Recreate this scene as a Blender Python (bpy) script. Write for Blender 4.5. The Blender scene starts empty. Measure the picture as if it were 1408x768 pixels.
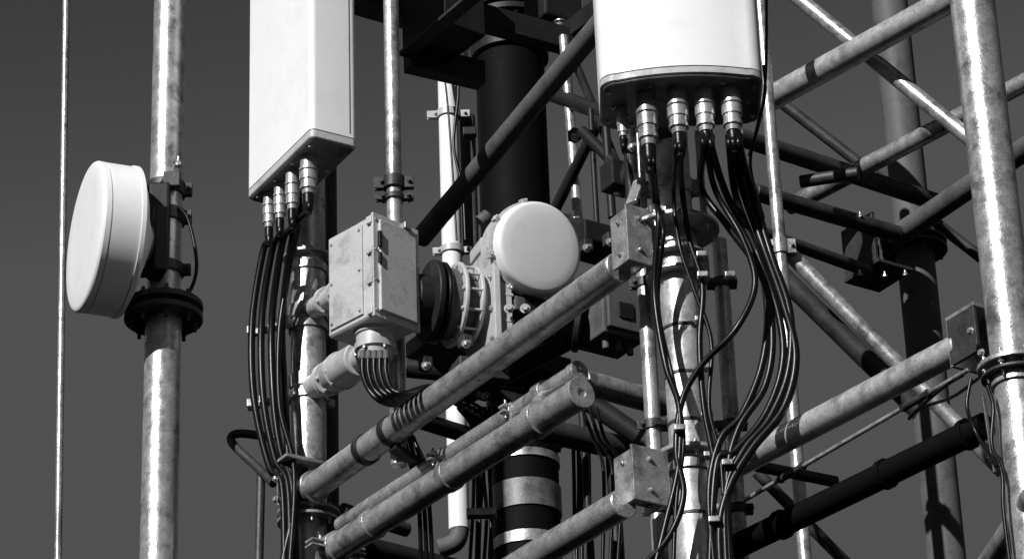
import bpy, bmesh, math, random
from mathutils import Vector, Matrix
random.seed(7)
TH=math.radians(27.0); RO=math.radians(2.07); FP=4280.0
F=Vector((0,math.cos(TH),math.sin(TH))); U0=Vector((0,-math.sin(TH),math.cos(TH))); R0=Vector((1,0,0))
U=U0*math.cos(RO)+R0*math.sin(RO); R=R0*math.cos(RO)-U0*math.sin(RO)
Z=Vector((0,0,1))
D1=Vector((.549,-.836,0)).normalized()   # tower axis towards viewer/right
D2=Vector((.836,.549,0)).normalized()    # tower axis away/right
def ray(u,v): return F*FP+R*(u-704)+U*(384-v)
def P(u,v,Y):
    r=ray(u,v); return r*(Y/r.y)
def atz(u,v,z):
    r=ray(u,v); return r*(z/r.z)
def S(Y): return Y/(FP*math.cos(TH))
class Post:
    def __init__(s,u,v,Y):
        p=P(u,v,Y); s.X=p.x; s.Y=Y
    def at(s,v):
        k=(384-v)/FP
        z=(k*s.Y*math.cos(TH)+math.cos(RO)*s.Y*math.sin(TH)-s.X*math.sin(RO))/(math.cos(RO)*math.cos(TH)-k*math.sin(TH))
        return Vector((s.X,s.Y,z))

# ---------------- materials ----------------
def mat(name,base,rough=.5,metal=0.,var=.0,scale=20,bump=0.,fine=140,stain=0.,rvar=0.,spec=.5,streak=False,lo=.5,hi=.62):
    m=bpy.data.materials.new(name); m.use_nodes=True
    nt=m.node_tree; b=nt.nodes['Principled BSDF']
    b.inputs['Roughness'].default_value=rough; b.inputs['Metallic'].default_value=metal
    b.inputs['Specular IOR Level'].default_value=spec
    tc=nt.nodes.new('ShaderNodeTexCoord')
    n1=nt.nodes.new('ShaderNodeTexNoise'); n1.inputs['Scale'].default_value=scale; n1.inputs['Detail'].default_value=6; n1.inputs['Roughness'].default_value=.65
    n2=nt.nodes.new('ShaderNodeTexNoise'); n2.inputs['Scale'].default_value=fine; n2.inputs['Detail'].default_value=3
    if streak:
        mp=nt.nodes.new('ShaderNodeMapping'); mp.inputs['Scale'].default_value=(1,1,.18)
        nt.links.new(tc.outputs['Object'],mp.inputs['Vector']); nt.links.new(mp.outputs[0],n1.inputs['Vector'])
    else: nt.links.new(tc.outputs['Object'],n1.inputs['Vector'])
    nt.links.new(tc.outputs['Object'],n2.inputs['Vector'])
    def mth(op,a,b2,clamp=False):
        q=nt.nodes.new('ShaderNodeMath'); q.operation=op; q.use_clamp=clamp
        for i,x in enumerate((a,b2)):
            if isinstance(x,(int,float)): q.inputs[i].default_value=x
            else: nt.links.new(x,q.inputs[i])
        return q.outputs[0]
    s=mth('ADD',mth('MULTIPLY',mth('SUBTRACT',n1.outputs['Fac'],.5),2.2*var),mth('MULTIPLY',mth('SUBTRACT',n2.outputs['Fac'],.5),1.6*var))
    val=mth('MULTIPLY',mth('ADD',s,1.0),base)
    if stain>0:
        n3=nt.nodes.new('ShaderNodeTexNoise'); n3.inputs['Scale'].default_value=8; n3.inputs['Detail'].default_value=8; n3.inputs['Roughness'].default_value=.72
        nt.links.new(tc.outputs['Object'],n3.inputs['Vector'])
        mr=nt.nodes.new('ShaderNodeMapRange'); mr.inputs[1].default_value=lo; mr.inputs[2].default_value=hi; mr.inputs[3].default_value=1; mr.inputs[4].default_value=1-stain
        nt.links.new(n3.outputs['Fac'],mr.inputs[0]); val=mth('MULTIPLY',val,mr.outputs[0])
    val=mth('MAXIMUM',val,.004)
    cc=nt.nodes.new('ShaderNodeCombineColor')
    for i in range(3): nt.links.new(val,cc.inputs[i])
    nt.links.new(cc.outputs[0],b.inputs['Base Color'])
    if rvar>0:
        nt.links.new(mth('ADD',mth('MULTIPLY',mth('SUBTRACT',n1.outputs['Fac'],.5),rvar*2),rough,True),b.inputs['Roughness'])
    if bump>0:
        bp=nt.nodes.new('ShaderNodeBump'); bp.inputs['Strength'].default_value=bump; bp.inputs['Distance'].default_value=.003
        nt.links.new(n2.outputs['Fac'],bp.inputs['Height']); nt.links.new(bp.outputs[0],b.inputs['Normal'])
    return m
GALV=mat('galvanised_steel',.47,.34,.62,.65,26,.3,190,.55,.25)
GALVD=mat('weathered_shaded_steel',.055,.5,.4,.5,18,.3,120,.4,.2,.4)  # mottle is weathering; the overall darkness imitates shade on the braces
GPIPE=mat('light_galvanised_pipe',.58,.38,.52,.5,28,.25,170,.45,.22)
WHITE=mat('white_gel_coat',.8,.42,0,.035,6,0,60,.05,.08,.5,True)
GREY=mat('grey_painted_casting',.47,.45,0,.18,16,.22,110,.35,.1)
CONN=mat('nickel_connector',.5,.35,.6,.25,40,.1,160,.4,.1)
DARK=mat('dark_steel',.016,.5,0,.4,12,.2,90,.3,.1,.25)  # near-black steel tone for platform, struts and brackets
MASTD=mat('shadow_black_steel',.004,.65,0,.4,12,.2,60,.3,.1,.06)  # near-black colour holds the shade on mast and duct
BLACK=mat('black_cable_sheath',.005,.32,0,.2,30,.1,120,0,.1,.26)
PLATE=mat('grey_base_plate',.14,.5,.2,.5,24,.2,120,.5,.1)
DGREY=mat('dark_grey_casting',.10,.6,0,.3,16,.25,110,.4,.1,.25)
MATS=[GALV,GALVD,GPIPE,WHITE,GREY,CONN,DARK,MASTD,BLACK,PLATE,DGREY]

# ---------------- mesh builder ----------------
def frame(a):
    a=a.normalized(); r=Vector((0,0,1)) if abs(a.z)<.9 else Vector((1,0,0))
    u=r.cross(a).normalized(); w=a.cross(u); return a,u,w
class B:
    def __init__(s): s.v=[];s.f=[];s.m=[];s.s=[]
    def add(s,vs,fs,m,sm):
        o=len(s.v); s.v+= [tuple(x) for x in vs]; mi=MATS.index(m)
        for f in fs: s.f.append(tuple(o+i for i in f)); s.m.append(mi); s.s.append(sm)
    def lathe(s,o,ax,prof,m,n=36,smooth=False,flat=False,ph=0.):
        a,u,w=frame(ax)
        def ring(t,r): return [o+a*t+(u*math.cos(2*math.pi*i/n+ph)+w*math.sin(2*math.pi*i/n+ph))*r for i in range(n)]
        def band(vs,i0,i1,r0,r1):
            fs=[]
            for i in range(n):
                j=(i+1)%n
                if r0<1e-6: fs.append((i0,i1+j,i1+i))
                elif r1<1e-6: fs.append((i0+i,i0+j,i1))
                else: fs.append((i0+i,i0+j,i1+j,i1+i))
            return fs
        if smooth:
            vs=[];idx=[]
            for t,r in prof:
                idx.append(len(vs)); vs+= [o+a*t] if r<1e-6 else ring(t,r)
            fs=[]
            for k in range(len(prof)-1): fs+=band(vs,idx[k],idx[k+1],prof[k][1],prof[k+1][1])
            s.add(vs,fs,m,True)
        else:
            for (t0,r0),(t1,r1) in zip(prof,prof[1:]):
                vs=[o+a*t0] if r0<1e-6 else ring(t0,r0); i1=len(vs)
                vs+= [o+a*t1] if r1<1e-6 else ring(t1,r1)
                s.add(vs,band(vs,0,i1,r0,r1),m,not flat and abs(t1-t0)>1e-7)
    def cyl(s,p0,p1,r,m,n=36,c=.002,r1=None):
        L=(p1-p0).length; r1=r if r1 is None else r1; c=min(c,r*.3,L*.3)
        s.lathe(p0,p1-p0,[(0,0),(0,r-c),(c,r),(L-c,r1),(L,r1-c),(L,0)],m,n)
    def disc(s,c0,ax,r,th,m,n=48):
        a=ax.normalized(); s.cyl(c0-a*th/2,c0+a*th/2,r,m,n,.002)
    def bolt(s,p,ax,r,h,m,shaft=0):
        a=ax.normalized()
        s.lathe(p,a,[(0,r*1.35),(h*.15,r*1.35),(h*.15,0)],m,16)
        s.lathe(p,a,[(h*.15,r),(h*.85,r),(h,r*.8),(h,0)],m,6,flat=True,ph=random.random())
        if shaft: s.lathe(p,a,[(h,r*.55),(h+shaft,r*.55),(h+shaft,0)],m,10)
    def box(s,c,ax,ay,az,hx,hy,hz,m,bev=.003):
        bm=bmesh.new(); bmesh.ops.create_cube(bm,size=2)
        bmesh.ops.scale(bm,vec=(hx,hy,hz),verts=bm.verts)
        bev=min(bev,hx*.45,hy*.45,hz*.45)
        bmesh.ops.bevel(bm,geom=bm.edges[:],offset=bev,segments=2,affect='EDGES',profile=.5)
        bm.verts.index_update()
        flip = ax.cross(ay).dot(az)<0
        vs=[c+ax*q.co.x+ay*q.co.y+az*q.co.z for q in bm.verts]
        fs=[tuple(q.index for q in (reversed(f.verts[:]) if flip else f.verts)) for f in bm.faces]
        s.add(vs,fs,m,False); bm.free()
    def bar(s,p0,p1,hw,hh,m,bev=.003,up=Z):
        a=(p1-p0); L=a.length; a=a/L; w=up.cross(a).normalized(); h=a.cross(w)
        s.box((p0+p1)/2,a,w,h,L/2,hw,hh,m,bev)
    def sweep(s,pts,r,m,n=10,sub=9):
        q=[]; pts=[Vector(p) for p in pts]; e=[pts[0]*2-pts[1]]+pts+[pts[-1]*2-pts[-2]]
        for i in range(1,len(e)-2):
            a,b,c,d=e[i-1],e[i],e[i+1],e[i+2]
            for k in range(sub):
                t=k/sub
                q.append(.5*((2*b)+(c-a)*t+(2*a-5*b+4*c-d)*t*t+(3*b-a-3*c+d)*t**3))
        q.append(pts[-1])
        t=(q[1]-q[0]).normalized(); _,u,w=frame(t); vs=[];
        for i,p in enumerate(q):
            t2=(q[min(i+1,len(q)-1)]-q[max(i-1,0)]).normalized()
            u=(u-t2*u.dot(t2)).normalized(); w=t2.cross(u)
            vs+=[p+(u*math.cos(2*math.pi*j/n)+w*math.sin(2*math.pi*j/n))*r for j in range(n)]
        fs=[(i*n+j,i*n+(j+1)%n,(i+1)*n+(j+1)%n,(i+1)*n+j) for i in range(len(q)-1) for j in range(n)]
        s.add(vs,fs,m,True)
        s.add(vs[:n],[tuple(reversed(range(n)))],m,False); s.add(vs[-n:],[tuple(range(n))],m,False)
    def prism(s,o,ex,ey,ez,outline,levels,m,smooth=True):
        rings=[[o+ex*x+ey*y+ez*z for x,y in outline(i)] for z,i in levels]; n=len(rings[0])
        flip=ex.cross(ey).dot(ez)<0
        for a,b in zip(rings,rings[1:]):
            fs=[(i,(i+1)%n,n+(i+1)%n,n+i) for i in range(n)]
            if flip: fs=[tuple(reversed(f)) for f in fs]
            s.add(a+b,fs,m,smooth)
        bot=tuple(reversed(range(n))); top=tuple(range(n))
        if flip: bot,top=top,bot
        s.add(rings[0],[bot],m,False); s.add(rings[-1],[top],m,False)
    def collar(s,c,ax,r,w,m,ear=None,th=.007,el=.022):
        a=ax.normalized(); s.lathe(c-a*w/2,a,[(0,r*.9),(0,r+th),(.001,r+th+.001),(w-.001,r+th+.001),(w,r+th),(w,r*.9)],m,40)
        if ear is not None:
            e=(ear-a*ear.dot(a)).normalized(); g=a.cross(e)
            for sg in (1,-1):
                cc=c+e*sg*(r+th+el*.45)
                for k in (1,-1):
                    s.box(cc+g*k*.009,e,g,a,el,.004,w/2,m,.0015)
                s.bolt(cc+e*el*.3+g*.013,g,.008,.009,m,.012); s.bolt(cc+e*el*.3-g*.013,-g,.008,.009,m,.006)
    def flange(s,c,ax,r,th,m,nb=8,br=.8,gap=.0,bs=.009,ph=.2):
        a,u,w=frame(ax)
        if gap>0:
            s.disc(c+a*(th/2+gap/2),a,r,th,m); s.disc(c-a*(th/2+gap/2),a,r,th,m); hh=th+gap/2
        else: s.disc(c,a,r,th,m); hh=th/2
        for i in range(nb):
            t=2*math.pi*i/nb+ph; d=(u*math.cos(t)+w*math.sin(t))*r*br
            s.bolt(c+d+a*hh,a,bs,bs*1.1,m,bs); s.bolt(c+d-a*hh,-a,bs,bs*1.1,m,bs*1.6)
            if gap>0: s.cyl(c+d-a*hh,c+d+a*hh,bs*.6,m,8)
    def obj(s,name,parent=None):
        me=bpy.data.meshes.new(name); me.from_pydata(s.v,[],s.f)
        for q in MATS: me.materials.append(q)
        me.polygons.foreach_set('material_index',s.m); me.polygons.foreach_set('use_smooth',s.s); me.update()
        o=bpy.data.objects.new(name,me); bpy.context.scene.collection.objects.link(o)
        if parent: o.parent=parent
        return o
def empty(name):
    e=bpy.data.objects.new(name,None); e.empty_display_size=.2; bpy.context.scene.collection.objects.link(e); return e
def rrect(w,d,rad,seg=8,bulge=0.):
    def f(i):
        ww,dd,rr=w-2*i,d-2*i,max(rad-i,.001); pts=[]
        for cx,cy,a0 in ((1,-1,-90),(1,1,0),(-1,1,90),(-1,-1,180)):
            for k in range(seg+1):
                a=math.radians(a0+90*k/seg)
                pts.append((cx*(ww/2-rr)+rr*math.cos(a),cy*(dd/2-rr)+rr*math.sin(a)))
            if bulge and (cx,cy)==(-1,-1):
                x0=-(ww/2-rr); 
                for k in range(1,12):
                    x=x0+(-2*x0)*k/12; pts.append((x,-dd/2-bulge*(1-(x/x0)**2)))
        return pts
    return f
def hz(u0,v0,Y0,u1,v1):
    a=P(u0,v0,Y0); return a,atz(u1,v1,a.z)
def pts(l): return [P(*q) for q in l]

# ================= POSTS =================
PA=Post(424,560,10.05); PB=Post(943,550,8.35); PC=Post(1372,300,7.55); YD=11.4; PD=Post(1262,384,YD); PL=Post(226,384,10.0)
tower=empty('lattice_tower')
b=B()
rA=24*S(10.05); rB=26*S(8.35); rC=32*S(7.55); rD=26*S(YD)
b.cyl(PA.at(960),PA.at(-40),rA,GALV,48); b.obj('leg_post',tower)
b=B(); b.cyl(PB.at(960),PB.at(150),rB,GPIPE,48); b.obj('leg_post',tower)
b=B(); b.cyl(PC.at(960),PC.at(-150),rC,GALV,56); b.obj('leg_post',tower)
b=B(); b.cyl(PD.at(960),PD.at(-150),rD,DGREY,48); b.obj('leg_post',tower)  # dark grey colour stands in for shade on this rear leg
b=B()
b.flange(PA.at(356),Z,35*S(10),.012,GALV,6,.85,0,.007); b.collar(PA.at(372),Z,rA,.03,GALV)
for v in (432,528):
    b.collar(PA.at(v),Z,rA,.05,GALV,D1); b.collar(PA.at(v+20),Z,rA,.028,GALV,-D2)
b.flange(PA.at(712),Z,42*S(10),.012,GALV,8,.82,.02,.008); b.collar(PA.at(655),Z,rA,.03,GALV,D2)
for v in (448,548):
    a,e=hz(398,v-4,9.98,342,v+12)
    b.bar(a,e,.012,.011,GALV,.002)
    for t in (.05,.35,.65,.95): b.box(a.lerp(e,t)-Vector((0,.02,0)),R0,Vector((0,1,0)),Z,.011,.022,.016,CONN,.004)
c=P(398,672,10.0)
b.box(c,D1,D2,Z,.03,.035,.06,GALV,.003)
b.box(P(410,668,9.97),D1,D2,Z,.012,.075,.075,GALVD,.003)
b.box(P(412,664,9.96)+Z*.07,D1,D2,Z,.06,.085,.006,GALV,.002)
for du,dv in ((-14,-14),(-14,14)): b.bolt(P(394+du,672+dv,9.93),-D2,.01,.012,GALV)
b.obj('leg_post_fittings',tower)
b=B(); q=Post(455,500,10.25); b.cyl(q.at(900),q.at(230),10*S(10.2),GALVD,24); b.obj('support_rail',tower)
b=B(); q=Post(540,150,9.56); b.cyl(q.at(640),q.at(-60),11*S(9.56),GALV,32)
b.collar(q.at(252),Z,11*S(9.56),.045,GALVD,R0,.01,.022); b.collar(q.at(272),Z,11*S(9.56),.02,GALVD,R0,.008)
b.obj('support_rail',tower)

b=B()
b.flange(PB.at(318),Z,62*S(8.3),.014,GALV,8,.85,0,.008)
b.collar(PB.at(335),Z,rB,.03,GALV)
b.flange(PB.at(356),Z,44*S(8.3),.010,GALV,6,.85,0,.006); b.flange(PB.at(382),Z,44*S(8.3),.010,GALV,6,.85,0,.006)
b.collar(PB.at(369),Z,rB,.035,GALV,R0)
b.flange(PB.at(627),Z,45*S(8.3),.014,GALV,8,.8,0,.007)
b.collar(PB.at(645),Z,rB,.03,GALV); b.collar(PB.at(300),Z,rB,.03,GALV,D2)
for v in (455,520,585,640,712):
    b.collar(PB.at(v),Z,rB,.010,GALVD,None,.002)
def channel(c,hx,hy,hz_,m=GALV):
    b.box(c-D2*hy,D1,D2,Z,hx,.005,hz_,m,.002)
    b.box(c+D2*hy,D1,D2,Z,hx,.005,hz_,m,.002)
    b.box(c+D1*(hx+.003),D1,D2,Z,.005,hy+.014,hz_+.006,m,.002)
    b.box(c-Z*hz_*.6,D1,D2,Z,hx*.97,hy*.94,.005,m,.002)
    b.box(c+Z*hz_*.8,D1,D2,Z,hx*.97,hy*.94,.005,m,.002)
    for k in (-.6,.6): 
        b.bolt(c-D2*(hy+.005)+Z*hz_*k,-D2,.007,.008,m,.004)
        b.bolt(c+D1*(hx+.008)+Z*hz_*k-D2*hy*.1,D1,.007,.008,m,.003)
channel(P(866,332,8.30),.045,.032,.088)
channel(P(880,662,8.30),.05,.05,.080)
b.obj('leg_post_fittings',tower)
b=B()
for u,v,Y,r,t0,t1 in ((893,500,8.5,11,370,900),(1000,500,8.62,11,330,900)):
    q=Post(u,v,Y); b.cyl(q.at(t1),q.at(t0),r*S(Y),GALV,28)
    for vv in (390,585,700): b.collar(q.at(vv),Z,r*S(Y),.03,GALVD,R0,.005,.012)
q=Post(893,500,8.5); q2=Post(1000,500,8.62)
for vv in (392,588): 
    b.bar(q.at(vv)+Vector((0,-.035,0)),q2.at(vv+2)+Vector((0,-.035,0)),.012,.008,GALVD,.002)
b.obj('conduit_rail',tower)

b=B()
b.flange(PC.at(505),Z,52*S(7.5),.014,GALV,8,.84,.0,.009); b.collar(PC.at(525),Z,rC,.03,GALV)
b.flange(PC.at(518),Z,48*S(7.5),.010,GALVD,8,.84,.0,.007)
c=P(1342,465,7.72)
b.box(c-D1*.055,D1,D2,Z,.006,.05,.075,GALV,.002)
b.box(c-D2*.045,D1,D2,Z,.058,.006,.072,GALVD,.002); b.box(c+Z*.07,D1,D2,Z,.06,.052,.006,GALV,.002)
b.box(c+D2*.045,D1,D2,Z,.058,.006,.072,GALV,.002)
b.bolt(P(1335,455,7.6),-D2,.009,.01,GALV); b.bolt(P(1350,485,7.6),-D2,.009,.01,GALV)
b.bar(P(1352,545,7.6),P(1368,650,7.6),.005,.005,GALVD); b.obj('leg_post_fittings',tower)
b=B()
b.flange(PD.at(340),Z,45*S(YD),.014,GALVD,8,.84,.02,.009)
c=P(1205,345,11.1)
b.box(c-D1*.085,D1,D2,Z,.007,.085,.11,GALVD,.002); b.box(c-Z*.11,D1,D2,Z,.11,.09,.007,GALVD,.002)
b.box(c-D2*.085,D1,D2,Z,.1,.007,.11,GALVD,.002)
for du,dv in ((-22,-46),(-22,34),(12,36),(40,34)): b.bolt(P(1205+du,345+dv,10.9),Z,.009,.012,GALV,.012)
b.obj('leg_post_fittings',tower)

def tube(name,a,e,rpx,Y,m,ext0=0,ext1=0,bands=()):
    b=B(); d=(e-a).normalized(); a=a-d*ext0; e=e+d*ext1
    r=rpx*S(Y); b.cyl(a,e,r,m,44,.003)
    for t,w,mm in bands: b.collar(a.lerp(e,t),d,r,w,mm,D2 if abs(d.dot(D2))<.8 else D1,.005)
    b.obj(name,tower); return a,e,r
a,e=hz(428,672,9.95,852,367)
T1=tube('horizontal_tube',a,e,20,9.1,GALV,.0,.0)
a,e=hz(455,757,9.85,800,539)
b=B(); d=(e-a).normalized(); r=20*S(9.1); 
b.lathe(a,d,[(0,0),(0,r-.003),(.003,r),((e-a).length-.03,r),((e-a).length-.03,r+.003),((e-a).length-.002,r+.003),((e-a).length,r),((e-a).length,r*.35),((e-a).length-.006,r*.3),((e-a).length-.006,0)],GALV,44)
for t in (.18,.5,.83): 
    b.collar(a.lerp(e,t),d,r,.035,GALV,None,.004)
T2=(a,e,r)
a2,e2=hz(470,722,9.95,797,509); d=(e2-a2).normalized(); r2=13*S(9.2)
L=(e2-a2).length
b.lathe(a2,d,[(0,0),(0,r2),(L-.03,r2),(L-.03,r2+.003),(L-.002,r2+.003),(L,r2),(L,r2*.35),(L-.005,r2*.3),(L-.005,0)],GALV,36)
for t in (.45,.75):
    c1=a2.lerp(e2,t); c2=T2[0].lerp(T2[1],t)
    b.collar(c1,d,r2,.03,GALV,D2,.005,.014)
    b.bar(c1-Z*.01,c2+Z*.02,.02,.006,GALV,.002,up=d)
c1=a2.lerp(e2,.86); c2=a.lerp(e,.84)
b.collar(c1,d,r2,.045,GALV,None,.008); b.collar(c2,d,r,.045,GALV,None,.008); b.bar(c1,c2,.0225,.022,GALV,.003,up=d)
b.collar(a.lerp(e,.02),d,r,.05,GALV,D2,.007,.035)
b.obj('paired_support_tubes',tower)
a,e=hz(700,785,8.75,858,691); tube('horizontal_tube',a,e,20,8.5,GALV,.3,.0)
a,e=hz(1322,476,7.75,985,652); tube('horizontal_tube',a,e,19,8.1,GPIPE,0,.1)
a,e=hz(800,524,8.95,915,556); tube('cross_tube',a,e,17,9,GALV)
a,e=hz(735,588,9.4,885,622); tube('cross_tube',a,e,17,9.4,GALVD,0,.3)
a,e=hz(548,568,9.9,650,600); tube('cross_tube',a,e,12,9.9,DARK)
a,e=hz(462,742,10.1,700,800); tube('cross_tube',a,e,15,10.0,DARK)
a,e=hz(470,700,10.1,560,728); tube('cross_tube',a,e,10,10.0,GALVD)
# right-hand lattice (rear bay), dark members have their shade in the colour
a,e=hz(1030,152,11.0,1302,2); tube('horizontal_tube',a,e,19,10.4,GPIPE,0,.3)
a,e=hz(1085,284,11.3,1325,158); tube('horizontal_tube',a,e,13,10.8,GALV,.0,1.0)
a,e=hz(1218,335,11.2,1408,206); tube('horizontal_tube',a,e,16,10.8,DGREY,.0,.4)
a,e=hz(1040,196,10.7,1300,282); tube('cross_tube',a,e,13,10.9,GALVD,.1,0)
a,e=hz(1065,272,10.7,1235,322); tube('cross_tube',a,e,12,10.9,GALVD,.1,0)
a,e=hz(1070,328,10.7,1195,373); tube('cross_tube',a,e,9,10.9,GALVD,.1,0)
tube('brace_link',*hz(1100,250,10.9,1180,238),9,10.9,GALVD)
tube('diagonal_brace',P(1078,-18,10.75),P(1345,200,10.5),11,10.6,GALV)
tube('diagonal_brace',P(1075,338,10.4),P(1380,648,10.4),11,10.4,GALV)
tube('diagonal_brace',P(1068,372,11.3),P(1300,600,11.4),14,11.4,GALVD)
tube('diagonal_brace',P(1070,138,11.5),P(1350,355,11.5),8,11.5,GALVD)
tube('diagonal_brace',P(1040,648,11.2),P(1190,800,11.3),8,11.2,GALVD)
a,e=hz(1350,790,8.0,1430,670); tube('horizontal_tube',a,e,16,8,GALV)
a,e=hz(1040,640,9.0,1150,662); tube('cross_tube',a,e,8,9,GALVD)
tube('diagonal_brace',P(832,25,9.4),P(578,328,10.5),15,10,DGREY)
q=Post(1076,384,10.35); tube('vertical_rail',q.at(900),q.at(-80),9,10.3,GALV)
b=B()
for v in (340,): b.collar(q.at(v),Z,9*S(10.3),.06,GALV,R0,.006,.02)
b.obj('rail_clamp',tower)
b=B()
a,e=hz(1022,688,8.5,1332,508)
b.cyl(a,e,3.2*S(8.3),GALV,12)
for t in (.23,.78): 
    c0=a.lerp(e,t-.05); c1=a.lerp(e,t+.05); b.cyl(c0,c1,5*S(8.3),GALVD,12); b.bolt(c0,a-e,.010,.012,GALVD); b.bolt(c1,e-a,.010,.012,GALVD)
b.obj('tie_rod',tower)
b=B()
a,e=hz(1010,752,8.6,1356,584); d=(e-a).normalized()
b.cyl(a,e,17*S(8.4),MASTD,32)  # black duct, darkened further to imitate its shade
for t in (.2,.62,.93): b.collar(a.lerp(e,t),d,17*S(8.4),.02,MASTD,None,.006)
b.obj('feeder_duct',tower)
b=B(); a,e,r=T1; d=(e-a).normalized()
for t in (.2,.29,): b.collar(a.lerp(e,t),d,r,.03,DARK,None,.005)
b.bar(a.lerp(e,.29)-Z*.06,a.lerp(e,.29)-Z*.1+D2*.12,.02,.012,DARK)
b.collar(a.lerp(e,.01),d,r,.02,GALV,None,.01)
b.obj('saddle_clamps',tower)

# ================= LEFT MAST, DISH, ROD =================
mast=empty('antenna_mast')
b=B(); rL=23*S(10)
b.cyl(PL.at(940),PL.at(440),25*S(10),GALV,48); b.cyl(PL.at(441),PL.at(-150),rL,GALV,48); b.obj('pole',mast)
b=B(); b.flange(PL.at(430),Z,54*S(10),.022,GALVD,8,.8,.022,.013); b.obj('joint_flange',mast)
b=B()
for v in (262,300,372): b.collar(PL.at(v),Z,rL,.05 if v<350 else .04,GALVD,R0,.009,.018)
b.box(PL.at(262)-Vector((0.0,.075,0))+Vector((.03,0,0)),R0,Vector((0,1,0)),Z,.03,.018,.03,GALVD)
b.bolt(PL.at(240)+Vector((.05,-.06,0)),Z,.011,.02,GALV,.02)
b.sweep(pts([(246,285,9.95),(258,300,9.95),(268,340,9.95),(270,372,9.95),(262,398,9.95),(250,408,9.95)]),2.6*S(10),BLACK)
b.obj('mount_clamps',mast)
b=B(); b.cyl(P(78,900,10.4),P(92,-60,10.4),5*S(10.4),GALV,20); b.obj('lightning_rod')

dish=empty('microwave_dish_antenna')
n=Vector((-.925,-.38,0)).normalized(); c=P(118,325,9.82); RR=106*S(9.82)
b=B()
b.lathe(c,n,[(-.135,RR),(-.03,RR)],WHITE,96)
b.lathe(c,n,[(-.03,RR),(-.03,RR-.004),(-.024,RR-.004),(-.024,RR+.001),(-.006,RR+.001)],WHITE,96)
b.lathe(c,n,[(-.006,RR+.001),(0,RR-.002),(.004,RR-.008),(.007,RR-.02),(.009,RR*.7),(.010,RR*.35),(.0105,0)],WHITE,96,smooth=True)
b.lathe(c,n,[(-.26,0),(-.26,.06),(-.225,.07),(-.2,.13),(-.175,RR*.8),(-.15,RR+.004),(-.135,RR+.004),(-.135,RR)],WHITE,96)
b.obj('radome_drum',dish)
b=B(); h=c-n*.25
b.cyl(h+n*.02,h-n*.03,.05,DARK,32)
b.box(h-n*.02-Vector((0,.03,0)),n,Z.cross(n),Z,.025,.05,.13,DARK,.006)
b.bar(h-n*.02+Z*.11,PL.at(262)-Vector((0,.07,0)),.02,.012,DARK); b.bar(h-n*.02-Z*.11,PL.at(372)-Vector((0,.07,0)),.02,.012,DARK)
b.bar(c-n*.17+Z*.2,PL.at(250),.012,.014,DARK); b.box(PL.at(318)-Vector((.012,.085,0)),R0,Vector((0,1,0)),Z,.038,.022,.15,DARK,.01)
b.obj('mount_bracket',dish)

# ================= PANEL ANTENNA (left) =================
def connector(b,p,r,L,n=28):
    b.lathe(p+Z*.01,-Z,[(0,r*1.0),(L*.36,r*1.0),(L*.36,r*1.12),(L*.42,r*1.12),(L*.42,r*.92),(L*.46,r*.92),(L*.46,r*1.08),(L*.66,r*1.08),(L*.68,r*.95),(L*.80,r*.95),(L*.82,r*1.02),(L*.88,r*1.02),(L*.9,r*.8),(L,r*.7),(L,0)],CONN,n)
    b.lathe(p-Z*L*.97,-Z,[(0,r*.74),(L*.2,r*.7),(L*.45,r*.45),(L*.45,0)],BLACK,n)
    return p-Z*L*1.35
pan=empty('panel_antenna')
Bc=P(428,187,9.45); z=Bc.z; Ac=atz(339,274,z); Cc=atz(492,203,z)
ex=(Cc-Bc).normalized(); ey=Z.cross(ex); w=(Cc-Bc).length; dd=(Ac-Bc).dot(ey)
o=Bc+ex*w/2+ey*dd/2
b=B(); ol=rrect(w,dd,.022,8)
b.prism(o,ex,ey,Z,ol,[(.0,.004),(.004,0),(.03,0)],GREY)
b.prism(o,ex,ey,Z,ol,[(.0305,.0025),(.034,.0025)],PLATE)
b.prism(o,ex,ey,Z,ol,[(.0345,.0),(2.2,0)],WHITE)
b.box(o+ex*(w/2+.002)-ey*(dd/2-.05)+Z*1.1,ex,ey,Z,.003,.004,1.05,GREY,.001)
b.box(o-ey*(dd/2)+ex*(w*.33)+Z*1.12,ex,ey,Z,.0015,.002,1.07,PLATE,.0005)
b.obj('housing',pan)
b=B(); b.prism(o-Z*.004,ex,ey,Z,rrect(w-.016,dd-.016,.02),[(-.002,.002),(0,0),(.006,0)],PLATE)
for s1 in (-1,1):
    for k in range(4): b.bolt(o+ex*s1*(w/2-.022)+ey*(-.4+k*.27)*dd-Z*.006,-Z,.006,.006,CONN)
b.obj('end_plate',pan)
b=B(); cb=B()
paths=[[(362,345),(347,440),(349,545),(370,640),(388,668),(392,790)],
       [(374,345),(360,440),(362,545),(378,630),(396,668),(400,790)],
       [(388,335),(374,440),(376,545),(386,620),(402,668),(408,790)],
       [(404,320),(388,440),(392,545),(398,640),(410,670),(385,790)]]
for (u,v,r,L),pp in zip(((370,266,8.5,.15),(385,252,8.5,.155),(402,234,9.5,.17),(424,216,11.5,.16)),paths):
    t=atz(u,v,z); e=connector(b,t,r*S(9.7),L)
    Y=t.y
    cb.sweep([e+Z*.04,e]+[P(a_,v_,Y+(9.93-Y)*min(1,(i+1)/2)) for i,(a_,v_) in enumerate(pp)],5*S(9.9),BLACK)
cb.sweep(pts([(413,270,9.9),(412,300,9.9),(396,380,9.9),(384,460,9.9),(385,560,9.9),(405,650,9.9),(398,790,9.9)]),4*S(9.9),BLACK)
b.obj('connectors',pan); cb.obj('feeder_cables',pan)
b=B(); c=PA.at(150); b.bar(c,c+Vector((-.02,-.2,0)),.04,.05,GALVD); b.obj('mount_bracket',pan)

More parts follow.
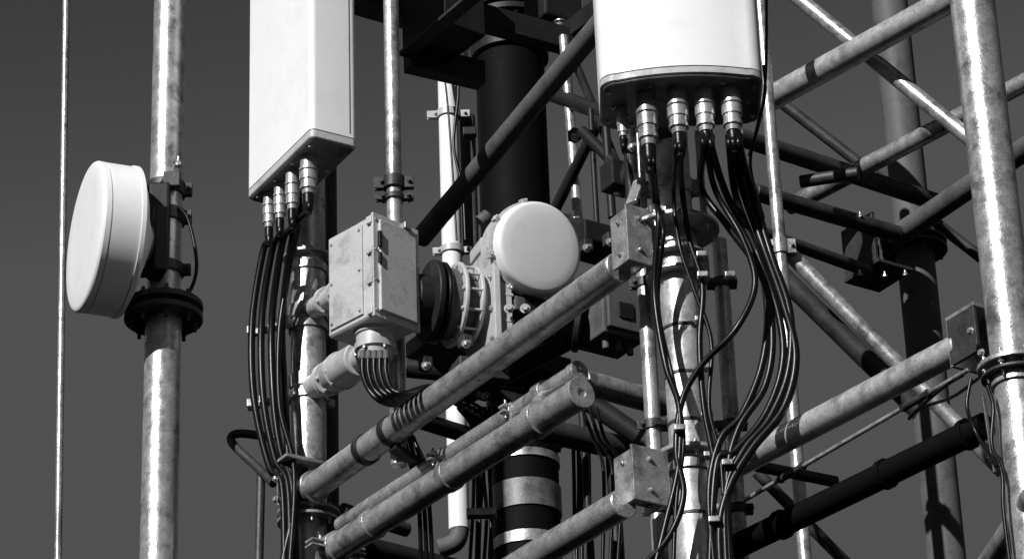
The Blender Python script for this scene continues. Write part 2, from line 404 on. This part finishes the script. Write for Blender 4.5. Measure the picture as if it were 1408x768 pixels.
# ================= PANEL ANTENNA (centre) =================
pan=empty('panel_antenna')
fl=P(825,112,7.9); z=fl.z; fr=atz(1050,103,z)
ex=(fr-fl).normalized(); ey=Z.cross(ex); w=(fr-fl).length; dd=.285
o=(fl+fr)/2+ey*dd/2
b=B(); ol=rrect(w,dd,.05,10,.03)
b.prism(o,ex,ey,Z,ol,[(0,.004),(.003,0),(.022,0)],GREY)
b.prism(o,ex,ey,Z,ol,[(.0225,.003),(.0255,.003)],PLATE)
b.prism(o,ex,ey,Z,ol,[(.026,0),(1.9,-.010)],WHITE)
b.obj('housing',pan)
b=B(); b.prism(o-Z*.003,ex,ey,Z,rrect(w-.014,dd-.014,.045,10,.03),[(-.003,.002),(0,0),(.005,0)],PLATE)
for x,y in ((-.45,-.3),(-.45,.3),(.45,-.3),(.45,.3),(-.3,.38),(.3,.38),(-.2,-.42),(.25,-.42),(0,.4),(.42,0),(-.42,0)): b.bolt(o+ex*x*w+ey*y*dd-Z*.007,-Z,.006,.006,CONN)
b.obj('end_plate',pan)
b=B(); cb=B(); ends=[]
for u,v,r,L in ((888,130,14,.185),(930,124,14,.16),(967,123,13,.155),(1004,122,13.5,.155),(855,148,8,.11)):
    ends.append(connector(b,atz(u,v,z),r*S(8),L))
b.obj('connectors',pan)
def cab(e,l,r=5,Yc=8.18,m=BLACK):
    cb.sweep([e+Z*.05,e]+[P(q[0],q[1],q[2] if len(q)>2 else Yc) for q in l],r*S(8.1),m)
E=ends
cab(E[0],[(900,275),(906,300,8.15),(900,400,8.2),(915,500),(934,560),(933,640),(915,720),(895,800)],4.5)
cab(E[0]+Vector((.012,0,0)),[(905,280),(912,320,8.1),(905,420,8.2),(925,520),(940,600),(930,690),(925,800)],3)
cab(E[1],[(938,262),(948,330),(966,392),(962,470),(968,560),(984,650),(978,720),(985,800)],4.5)
cab(E[1]-Vector((.014,0,0)),[(926,270),(935,340),(955,400),(978,470),(975,560),(992,640),(998,800)],3.2)
cab(E[2],[(984,262,8.1),(1022,330,8.1),(1038,392,8.1),(1012,452,8.1),(966,500,8.15),(938,550),(930,620),(940,680),(918,740),(870,790)],4.6)
cab(E[2]+Vector((.014,0,0)),[(1000,270,8.15),(1038,340),(1055,420),(1048,500),(1020,570),(990,605),(975,680),(985,800)],5.4)
cab(E[2]-Vector((.012,.01,0)),[(965,260),(1000,310),(1048,380),(1062,460),(1052,530),(1015,590),(1000,660),(1005,800)],5.2)
cab(E[3],[(1022,262),(1050,340),(1078,420),(1094,490),(1078,560),(1035,615),(1005,665),(990,720),(992,800)],6.2)
cab(E[3]+Vector((.016,0,0)),[(1036,270),(1060,350),(1086,430),(1084,510),(1058,575),(1022,620),(998,680),(1000,800)],5.8)
cab(E[3]-Vector((.014,0,0)),[(1012,270),(1042,350),(1070,430),(1076,500),(1052,570),(1010,620),(985,640),(975,800)],5.4)
cab(E[4],[(865,225,8.3),(872,260,8.35),(890,310,8.4)],3.5)
cb.sweep(pts([(1050,90,8.1),(1052,130,8.1),(1040,180,8.1),(1032,230,8.2),(1050,300,8.3)]),2.3*S(8),BLACK)
cb.sweep(pts([(1054,-20,8.15),(1053,100,8.12),(1046,160,8.15),(1030,215,8.2)]),2.3*S(8),BLACK)
cb.obj('feeder_cables',pan)
b=B()
for v in (455,520,585,640,712):
    b.box(PB.at(v)+Vector((.055,-.07,0)),R0,Vector((0,1,0)),Z,.018,.018,.008,CONN,.003)
for u,v in ((1004,378),(965,350),(966,378),(1000,636),(982,714),(935,588)):
    b.box(P(u,v,8.16),R0,Vector((0,1,0)),Z,.016,.012,.009,GALV,.003)
b.obj('cable_clips',pan)
b=B()
b.collar(PB.at(260),Z,rB,.05,GALV,R0); b.bar(PB.at(235)+Vector((-.08,0,0)),PB.at(235)+Vector((-.08,-.0,.22)),.012,.03,GALV)
b.bar(PB.at(190)+Vector((-.02,0,0)),PB.at(190)+Vector((-.02,-.06,0)),.05,.03,GALVD)
for x in (-.09,.09): b.bar(PB.at(300)+Vector((x,.0,0)),PB.at(180)+Vector((x,.02,0)),.01,.018,GALV)
b.bar(PB.at(250)+Vector((-.1,-.02,0)),PB.at(290)+Vector((-.13,-.06,0)),.02,.006,GALV)
b.obj('mount_bracket',pan)

# ================= RADIO UNIT =================
ru=empty('outdoor_radio_unit')
Bc=P(513,433,9.2); z=Bc.z; Cc=atz(573,456,z)
ex=(Cc-Bc).normalized(); ey=Z.cross(ex); w=(Cc-Bc).length; hh=.375
dd=.225
o=Bc+ex*w/2+ey*dd/2
b=B()
b.prism(o,ex,ey,Z,rrect(w,dd,.008,4),[(0,.006),(.006,0),(hh-.006,0),(hh,.006)],GREY)
cf=o-ey*(dd/2+.006)+Z*hh/2
b.box(cf,ex,ey,Z,w/2+.006,.006,hh/2+.006,GREY,.003)
b.box(cf-ey*.010,ex,ey,Z,w/2-.016,.008,hh/2-.018,GREY,.006)
for s1 in (-1,1):
    for k in (-.9,-.3,.3,.9):
        b.bolt(cf+ex*s1*(w/2-.006)+Z*k*hh/2-ey*.006,-ey,.006,.006,CONN)
        b.box(cf+ex*s1*(w/2+.002)+Z*k*hh/2+ey*.012,ex,ey,Z,.009,.014,.014,GREY,.003)
cl=o-ex*(w/2+.003)+Z*hh/2
b.box(cl+ey*.015,ex,ey,Z,.004,dd/2-.03,hh/2-.02,GREY,.002)
for k in (-.8,0,.8): 
    for q in (-1,1): b.bolt(cl+ey*(.015+q*(dd/2-.042))+Z*k*hh/2-ex*.004,-ex,.005,.005,CONN)
for s1 in (-1,1): b.box(o+ex*s1*w*.3+Z*(hh+.008)-ey*.03,ex,ey,Z,.012,.02,.012,GREY,.004)
b.box(cf+Z*(hh/2-.005)-ey*.014+ex*.04,ex,ey,Z,.015,.012,.012,CONN,.003)
b.box(cf+Z*.09-ey*.02-ex*(w/2-.012),ex,ey,Z,.007,.006,.03,DARK,.002)
b.box(cf+Z*.02-ey*.02-ex*(w/2-.012),ex,ey,Z,.006,.005,.02,DARK,.002)
b.obj('housing',ru)
b=B(); c=atz(516,457,z)
r=28*S(9.2)
b.lathe(c+Z*.005,-Z,[(0,r*1.05),(.02,r*1.05),(.022,r*.95),(.05,r*.95),(.052,r*1.04),(.075,r*1.04),(.08,r*.9),(.10,r*.85),(.10,0)],GREY,40)
for i in range(6):
    a_=i*math.pi/3; b.bolt(c-Z*.075+Vector((math.cos(a_),math.sin(a_),0))*r*1.0,-Z,.006,.008,CONN)
b.obj('cable_gland',ru)
b=B()
for i,(u,du) in enumerate(((499,0),(507,8),(515,14),(523,20),(531,24))):
    y=9.25-.02*i
    b.sweep(pts([(u,485,y),(u,512,y),(u+8,535,y),(u+26,552-i*3,y),(u+52,556-i*6,y+.1),(u+80,545-i*4,y+.35)]),3.8*S(9.2),BLACK)
    b.cyl(P(u,482,y),P(u,494,y),4.6*S(9.2),DGREY,16)
b.obj('jumper_cables',ru)
b=B()
a=PA.at(430)+D1*.03; e=P(478,398,9.55)
b.cyl(a,e,15*S(9.8),GREY,32); b.flange(a.lerp(e,.45),e-a,20*S(9.8),.014,GREY,6,.8,.004,.006); b.flange(a.lerp(e,.8),e-a,21*S(9.8),.016,GREY,6,.8,.0,.006)
a=PA.at(538)+D1*.03; e=P(505,488,9.5)
b.cyl(a,e,18*S(9.7),GREY,32); b.flange(a.lerp(e,.3),e-a,24*S(9.7),.016,GREY,6,.8,.006,.007); b.cyl(a.lerp(e,.42),a.lerp(e,.9),25*S(9.6),GREY,40,.004); b.flange(a.lerp(e,.55),e-a,27*S(9.7),.012,GREY,8,.9,.0,.005)
b.obj('mount_arms',ru)

# ================= CENTRE DISH + COUPLER =================
dish=empty('microwave_dish_antenna')
n=Vector((.50,-.84,-.20)).normalized(); c=P(742,340,9.38); RR=66*S(9.38)
b=B()
b.lathe(c,n,[(-.15,RR*.80),(-.13,RR*.97),(-.05,RR*.99),(-.05,RR*1.05),(-.036,RR*1.05),(-.034,RR)],GREY,80)
dome=[(-.034,RR),(-.008,RR*.998),(.002,RR*.985),(.007,RR*.955),(.010,RR*.9),(.013,RR*.7),(.015,RR*.45),(.016,RR*.2),(.0163,0)]
b.lathe(c,n,dome,WHITE,80,smooth=True)
_,uu,ww=frame(n)
for i in range(8):
    t=2*math.pi*i/8+.3; dr=(uu*math.cos(t)+ww*math.sin(t)); p=c+dr*RR*1.05
    b.box(p-n*.045,dr,n,(-uu*math.sin(t)+ww*math.cos(t)),.010,.014,.012,GREY,.003)
    b.bolt(p-n*.031+dr*.002,n,.005,.006,CONN)
b.obj('radome',dish)
b=B()
b.lathe(c,n,[(-.34,0),(-.34,.07),(-.26,.08),(-.24,.1),(-.16,RR*.72),(-.15,RR*.80)],DGREY,48)
b.box(c-n*.17-Z*.14,n,uu,Z,.05,.12,.05,DGREY,.008); b.box(c-n*.15-Z*.2+R0*.03,n,uu,Z,.07,.06,.03,DARK,.006)
b.box(P(735,432,9.5),D2,D1,Z,.11,.05,.028,DGREY,.008)
for u in (700,722,765): b.bolt(P(u,424,9.36),Vector((0,-1,0)),.013,.014,CONN)
b.cyl(P(700,460,9.5),P(690,405,9.5),.03,DGREY,20)
b.obj('cradle',dish)
ax=Vector((.93,.36,0)).normalized(); c=P(587,414,9.42); 
b=B()
def st(t0,t1,rp,m,n_=56): b.cyl(c+ax*t0,c+ax*t1,rp*S(9.4),m,n_,.004)
st(-.05,.03,36,DARK); st(.0,.022,58,DARK); st(.022,.034,50,DARK); st(.034,.05,57,BLACK)
st(.05,.09,50,DGREY); st(.09,.105,60,GREY); st(.105,.15,46,DGREY); st(.15,.165,56,GREY); st(.165,.25,40,GREY)
for i in range(12):
    t=2*math.pi*i/12; _,u1,w1=frame(ax); p=c+(u1*math.cos(t)+w1*math.sin(t))*54*S(9.4)
    b.bolt(p+ax*.09,-ax,.007,.008,GREY); b.cyl(p+ax*.1,p+ax*.16,.005,GREY,8)
b.obj('coupler_drum',dish)
b=B(); side=Z.cross(ax)
p=c+ax*.2
b.box(p-Z*.01,ax,side,Z,.012,.15,.21,GREY,.004)
b.box(p-Z*.01-side*.12+ax*.03,ax,side,Z,.03,.008,.2,GREY,.003)
for k in (-.2,-.1,0,.1,.19): b.box(p+ax*.035+Z*k,ax,side,Z,.03,.13,.005,GREY,.002)
b.box(p+Z*.22+ax*.01,ax,side,Z,.03,.06,.025,GREY,.006)
for k in (-.17,-.06,.06,.17): b.bolt(p-ax*.012+side*(-.125)+Z*k,-ax,.009,.01,CONN); b.bolt(p-ax*.012+side*(.1)+Z*k,-ax,.009,.01,CONN)
b.box(p-Z*.25-ax*.02,ax,side,Z,.09,.06,.035,GALVD,.006)
b.cyl(P(660,306,9.6),P(672,296,9.6),.026,DGREY,20)
b.obj('mount_frame',dish)

# ================= SECOND RADIO (behind tube) =================
ru=empty('outdoor_radio_unit')
b=B(); c=P(838,432,9.6)
b.box(c,D2,D1,Z,.085,.085,.12,DGREY,.008)
b.box(c+D1*.09,D2,D1,Z,.07,.008,.10,DGREY,.004)
for x in (-1,1):
    for k in (-1,1): b.bolt(c+D1*.09+D2*x*.077+Z*k*.1,D1,.006,.007,DGREY)
b.box(c+D1*.10-Z*.03,D2,D1,Z,.03,.004,.03,DARK,.002); b.obj('housing',ru)
b=B()
for k in range(3): b.cyl(c-Z*.12+D2*(-.05+k*.05)+D1*.04,c-Z*.16+D2*(-.05+k*.05)+D1*.04,.012,DGREY,16)
b.cyl(P(768,450,9.6),P(800,455,9.6),.055,DARK,32); b.cyl(P(790,452,9.58),P(798,453,9.58),.08,DARK,32)
b.obj('cable_glands',ru)

# ================= CENTRAL MAST =================
YM=11.9; mm=empty('steel_mast'); PM=Post(709,300,YM)
b=B(); r=49*S(YM)
b.cyl(PM.at(600),PM.at(-120),r,MASTD,56); b.cyl(PM.at(960),PM.at(600),45*S(YM),MASTD,56)  # shaft coloured black in place of the shadow cast from above
b.obj('shaft',mm)
b=B()
b.flange(PM.at(30),Z,62*S(YM),.03,DARK,12,.86,.02,.014); b.flange(PM.at(600),Z,56*S(YM),.025,DARK,12,.86,.01,.012)
for v,h in ((638,.035),(692,.12),(752,.05)): b.collar(PM.at(v),Z,45*S(YM),h,PLATE if h>.1 else GALV,None,.006)  # light bands imitate sunlit stripes between tube shadows on the shaft
for v in (8,75): b.collar(PM.at(v),Z,r,.06,DARK,D1,.02,.05)
for v in (470,520): b.collar(PM.at(v),Z,r,.05,DARK,D1,.02,.05)
b.obj('flanges_and_lit_bands',mm)
b=B()
z=P(585,42,10.1).z
def slab(cs,h,m):
    A,Bq,C=[atz(*q,z) for q in cs]; ex=(C-Bq); w=ex.length; ex=ex/w; ey=Z.cross(ex); d=(A-Bq).dot(ey)
    b.box(Bq+ex*w/2+ey*d/2+Z*h/2,ex,ey,Z,w/2,abs(d)/2,h/2,m,.006)
slab(((556,76),(612,30),(668,50)),.3,DARK)
a=atz(556,74,z); e=atz(655,-10,z); b.bar(a-Z*.01,e-Z*.01,.03,.008,GALVD); 
a=atz(560,80,z); e=atz(662,104,z); b.bar(a,e,.035,.05,DARK)
a,e=hz(484,-6,10.3,580,22); b.bar(a,e,.03,.04,DARK); b.bar(a-Z*.05,e-Z*.05,.045,.006,GALVD)
a,e=hz(600,8,10.2,790,60); b.bar(a,e,.03,.05,DARK)
a,e=hz(765,60,10.6,840,2); b.bar(a,e,.03,.04,DARK)
b.box(P(760,10,10.7),D2,D1,Z,.09,.08,.1,DARK,.01)
for u,v in ((690,22),(716,40),(742,34),(770,30),(640,60)): b.bolt(P(u,v,10.55),-Z,.018,.03,GALV,.03)
b.obj('platform_frame',mm)
b=B()
for p,q,r_,m_ in (((758,298,10.3),(824,165,10.0),8,DARK),((755,128,10.3),(862,168,9.9),11,DARK),((780,60,10.4),(850,230,9.8),6,DARK),
    ((830,130,9.7),(842,300,9.7),6,DARK),((812,150,9.9),(822,330,9.9),4,DARK),((775,50,10.2),(797,330,10.2),7,GALV),((760,300,10.0),(865,330,9.6),11,DARK),
    ((800,180,9.8),(880,260,9.6),8,DARK),((880,180,9.2),(850,270,9.3),9,DARK),((560,505,9.9),(720,520,9.9),14,DARK),((585,470,9.8),(700,560,9.8),10,DARK),
    ((640,545,9.8),(780,470,9.6),12,DARK),((865,175,9.0),(872,330,9.0),9,DARK),((800,560,9.6),(815,800,9.6),5,DARK),((840,600,9.6),(852,800,9.6),9,DARK),
    ((560,600,10.2),(600,680,10.2),9,DARK),((800,545,9.5),(880,600,9.5),14,DARK)):
    b.cyl(P(*p),P(*q),r_*S(p[2]),m_,24)
b.box(P(700,505,9.9),D2,D1,Z,.2,.1,.04,DARK,.006); b.box(P(820,335,9.7),D2,D1,Z,.1,.08,.04,DARK,.006)
b.box(P(850,245,9.3),D2,D1,Z,.05,.04,.05,DARK,.006); b.box(P(600,480,9.7),D2,D1,Z,.09,.06,.03,GALVD,.006)
for u,v,Y in ((790,300,9.9),(806,338,9.6),(838,330,9.5),(870,250,9.0),(868,200,8.9),(665,540,9.6),(640,470,9.4),(585,500,9.4),(790,186,9.9)):
    b.box(P(u,v,Y),D2,D1,Z,.018,.02,.022,GALVD,.004); b.bolt(P(u,v+3,Y-.03),D1,.012,.014,CONN,.012)
b.obj('struts',mm)

YC=12.1; cd=empty('conduit_pipe'); q=Post(619,250,YC)
b=B(); rr=14*S(YC); b.cyl(q.at(728),q.at(88),rr,WHITE,32); b.collar(q.at(158),Z,rr,.035,GREY,R0,.008,.03); b.collar(q.at(345),Z,rr,.03,GREY,R0,.008)
q3=Post(645,250,YC+.1); b.cyl(q3.at(345),q3.at(160),rr*.8,DGREY,24)
e=q.at(728); b.sweep([e+Z*.03,e-Z*.01,e-Z*.05-R0*.015,e-Z*.07-R0*.05,e-Z*.08-R0*.09],rr*.9,DGREY,20)
b.obj('pipe',cd)
b=B(); b.sweep(pts([(628,85,YC-.15),(630,130,YC-.15),(624,200,YC-.15),(636,260,YC-.15),(640,330,YC-.15)]),2.2*S(YC),BLACK); b.sweep(pts([(610,95,YC-.1),(616,150,YC-.1),(622,230,YC-.1),(628,330,YC-.1)]),1.6*S(YC),BLACK)
b.box(P(646,182,YC-.1),R0,Vector((0,1,0)),Z,.03,.02,.02,DARK,.004); b.obj('wires',cd)

hr=B(); hr.sweep(pts([(378,602,10.3),(340,596,10.3),(322,597,10.3),(318,606,10.3),(332,622,10.25),(352,640,10.2),(376,664,10.1)]),6*S(10.2),GALVD,14)
hr.cyl(P(359,650,10.2),P(353,900,10.2),6*S(10.2),GALVD,16); hr.obj('handrail')

cbn=empty('cable_bundle'); b=B()
for i in range(7):
    u=650+i*4.2
    b.sweep(pts([(u-20+i*3,560,9.6),(u,590,9.7),(u+random.uniform(-4,4),650,9.8),(u+random.uniform(-5,5),710,9.8),(u+random.uniform(-6,6),800,9.8)]),2.6*S(9.7),BLACK)
for i in range(4):
    u=788+i*7; b.sweep(pts([(u,600,9.9),(u+random.uniform(-3,3),680,9.9),(u+random.uniform(-4,6),800,9.9)]),2.8*S(9.9),BLACK)
for i in range(3):
    b.sweep(pts([(556+i*6,600,9.6),(562+i*8,630,9.6),(575+i*7,680,9.7),(580+i*8,800,9.8)]),3*S(9.7),BLACK)
for i in range(3):
    b.sweep(pts([(800+i*10,560,9.1),(815+i*8,600,9.1),(830+i*12,650,9.0),(828+i*10,800,9.0)]),2.6*S(9),BLACK)
for i in range(3):
    b.sweep(pts([(600+i*8,556-i*3,9.5),(640,550+i*6,9.55),(690,575+i*5,9.6),(720,560+i*4,9.7)]),2.6*S(9.5),BLACK)
b.box(P(662,705,9.7),R0,Vector((0,1,0)),Z,.05,.02,.014,GALV,.003)
b.sweep(pts([(1358,530,7.5),(1366,560,7.5),(1364,610,7.5),(1378,650,7.5),(1380,700,7.5),(1392,800,7.5)]),3*S(7.5),BLACK)
b.sweep(pts([(1335,520,7.6),(1330,560,7.6),(1345,600,7.6),(1372,640,7.5)]),2.6*S(7.5),BLACK)
b.sweep(pts([(1325,515,7.65),(1300,530,7.7),(1262,562,7.9),(1250,575,7.95),(1268,560,8.0),(1310,545,7.8),(1345,520,7.6)]),2.4*S(7.7),BLACK)
b.obj('hanging_cables',cbn)

# ================= LIGHT, SKY, CAMERA =================
sd=Vector((-.44,-.70,.50)).normalized()
el=math.asin(sd.z); az=math.atan2(sd.x,sd.y)
sun=bpy.data.lights.new('sun','SUN'); sun.energy=5; sun.angle=math.radians(.5); sun.color=(1,1,1)
so=bpy.data.objects.new('sun',sun); bpy.context.scene.collection.objects.link(so)
so.rotation_euler=(-sd).to_track_quat('-Z','Y').to_euler(); so.location=sd*30
W=bpy.data.worlds.new('World'); bpy.context.scene.world=W; W.use_nodes=True
nt=W.node_tree; bg=nt.nodes['Background']; sk=nt.nodes.new('ShaderNodeTexSky'); sk.sky_type='NISHITA'; sk.sun_disc=False
sk.sun_elevation=el; sk.sun_rotation=az
sp=nt.nodes.new('ShaderNodeSeparateColor'); nt.links.new(sk.outputs[0],sp.inputs[0])
mn=nt.nodes.new('ShaderNodeMath'); mn.operation='MINIMUM'; mn.inputs[1].default_value=1.25; nt.links.new(sp.outputs[0],mn.inputs[0])
pw=nt.nodes.new('ShaderNodeMath'); pw.operation='POWER'; pw.inputs[1].default_value=3.4; nt.links.new(mn.outputs[0],pw.inputs[0])
ml=nt.nodes.new('ShaderNodeMath'); ml.operation='MULTIPLY'; ml.inputs[1].default_value=.76; nt.links.new(pw.outputs[0],ml.inputs[0])
cc=nt.nodes.new('ShaderNodeCombineColor')
for i in range(3): nt.links.new(ml.outputs[0],cc.inputs[i])
nt.links.new(cc.outputs[0],bg.inputs['Color']); bg.inputs['Strength'].default_value=.05
cam=bpy.data.cameras.new('camera'); co=bpy.data.objects.new('camera',cam); bpy.context.scene.collection.objects.link(co)
M=Matrix((R,U,-F)).transposed().to_4x4(); co.matrix_world=M
cam.sensor_width=36; cam.lens=FP/1408*36; cam.clip_start=.1; cam.clip_end=5000
bpy.context.scene.camera=co
vs=bpy.context.scene.view_settings; vs.view_transform='Standard'; vs.look='None'; vs.exposure=0
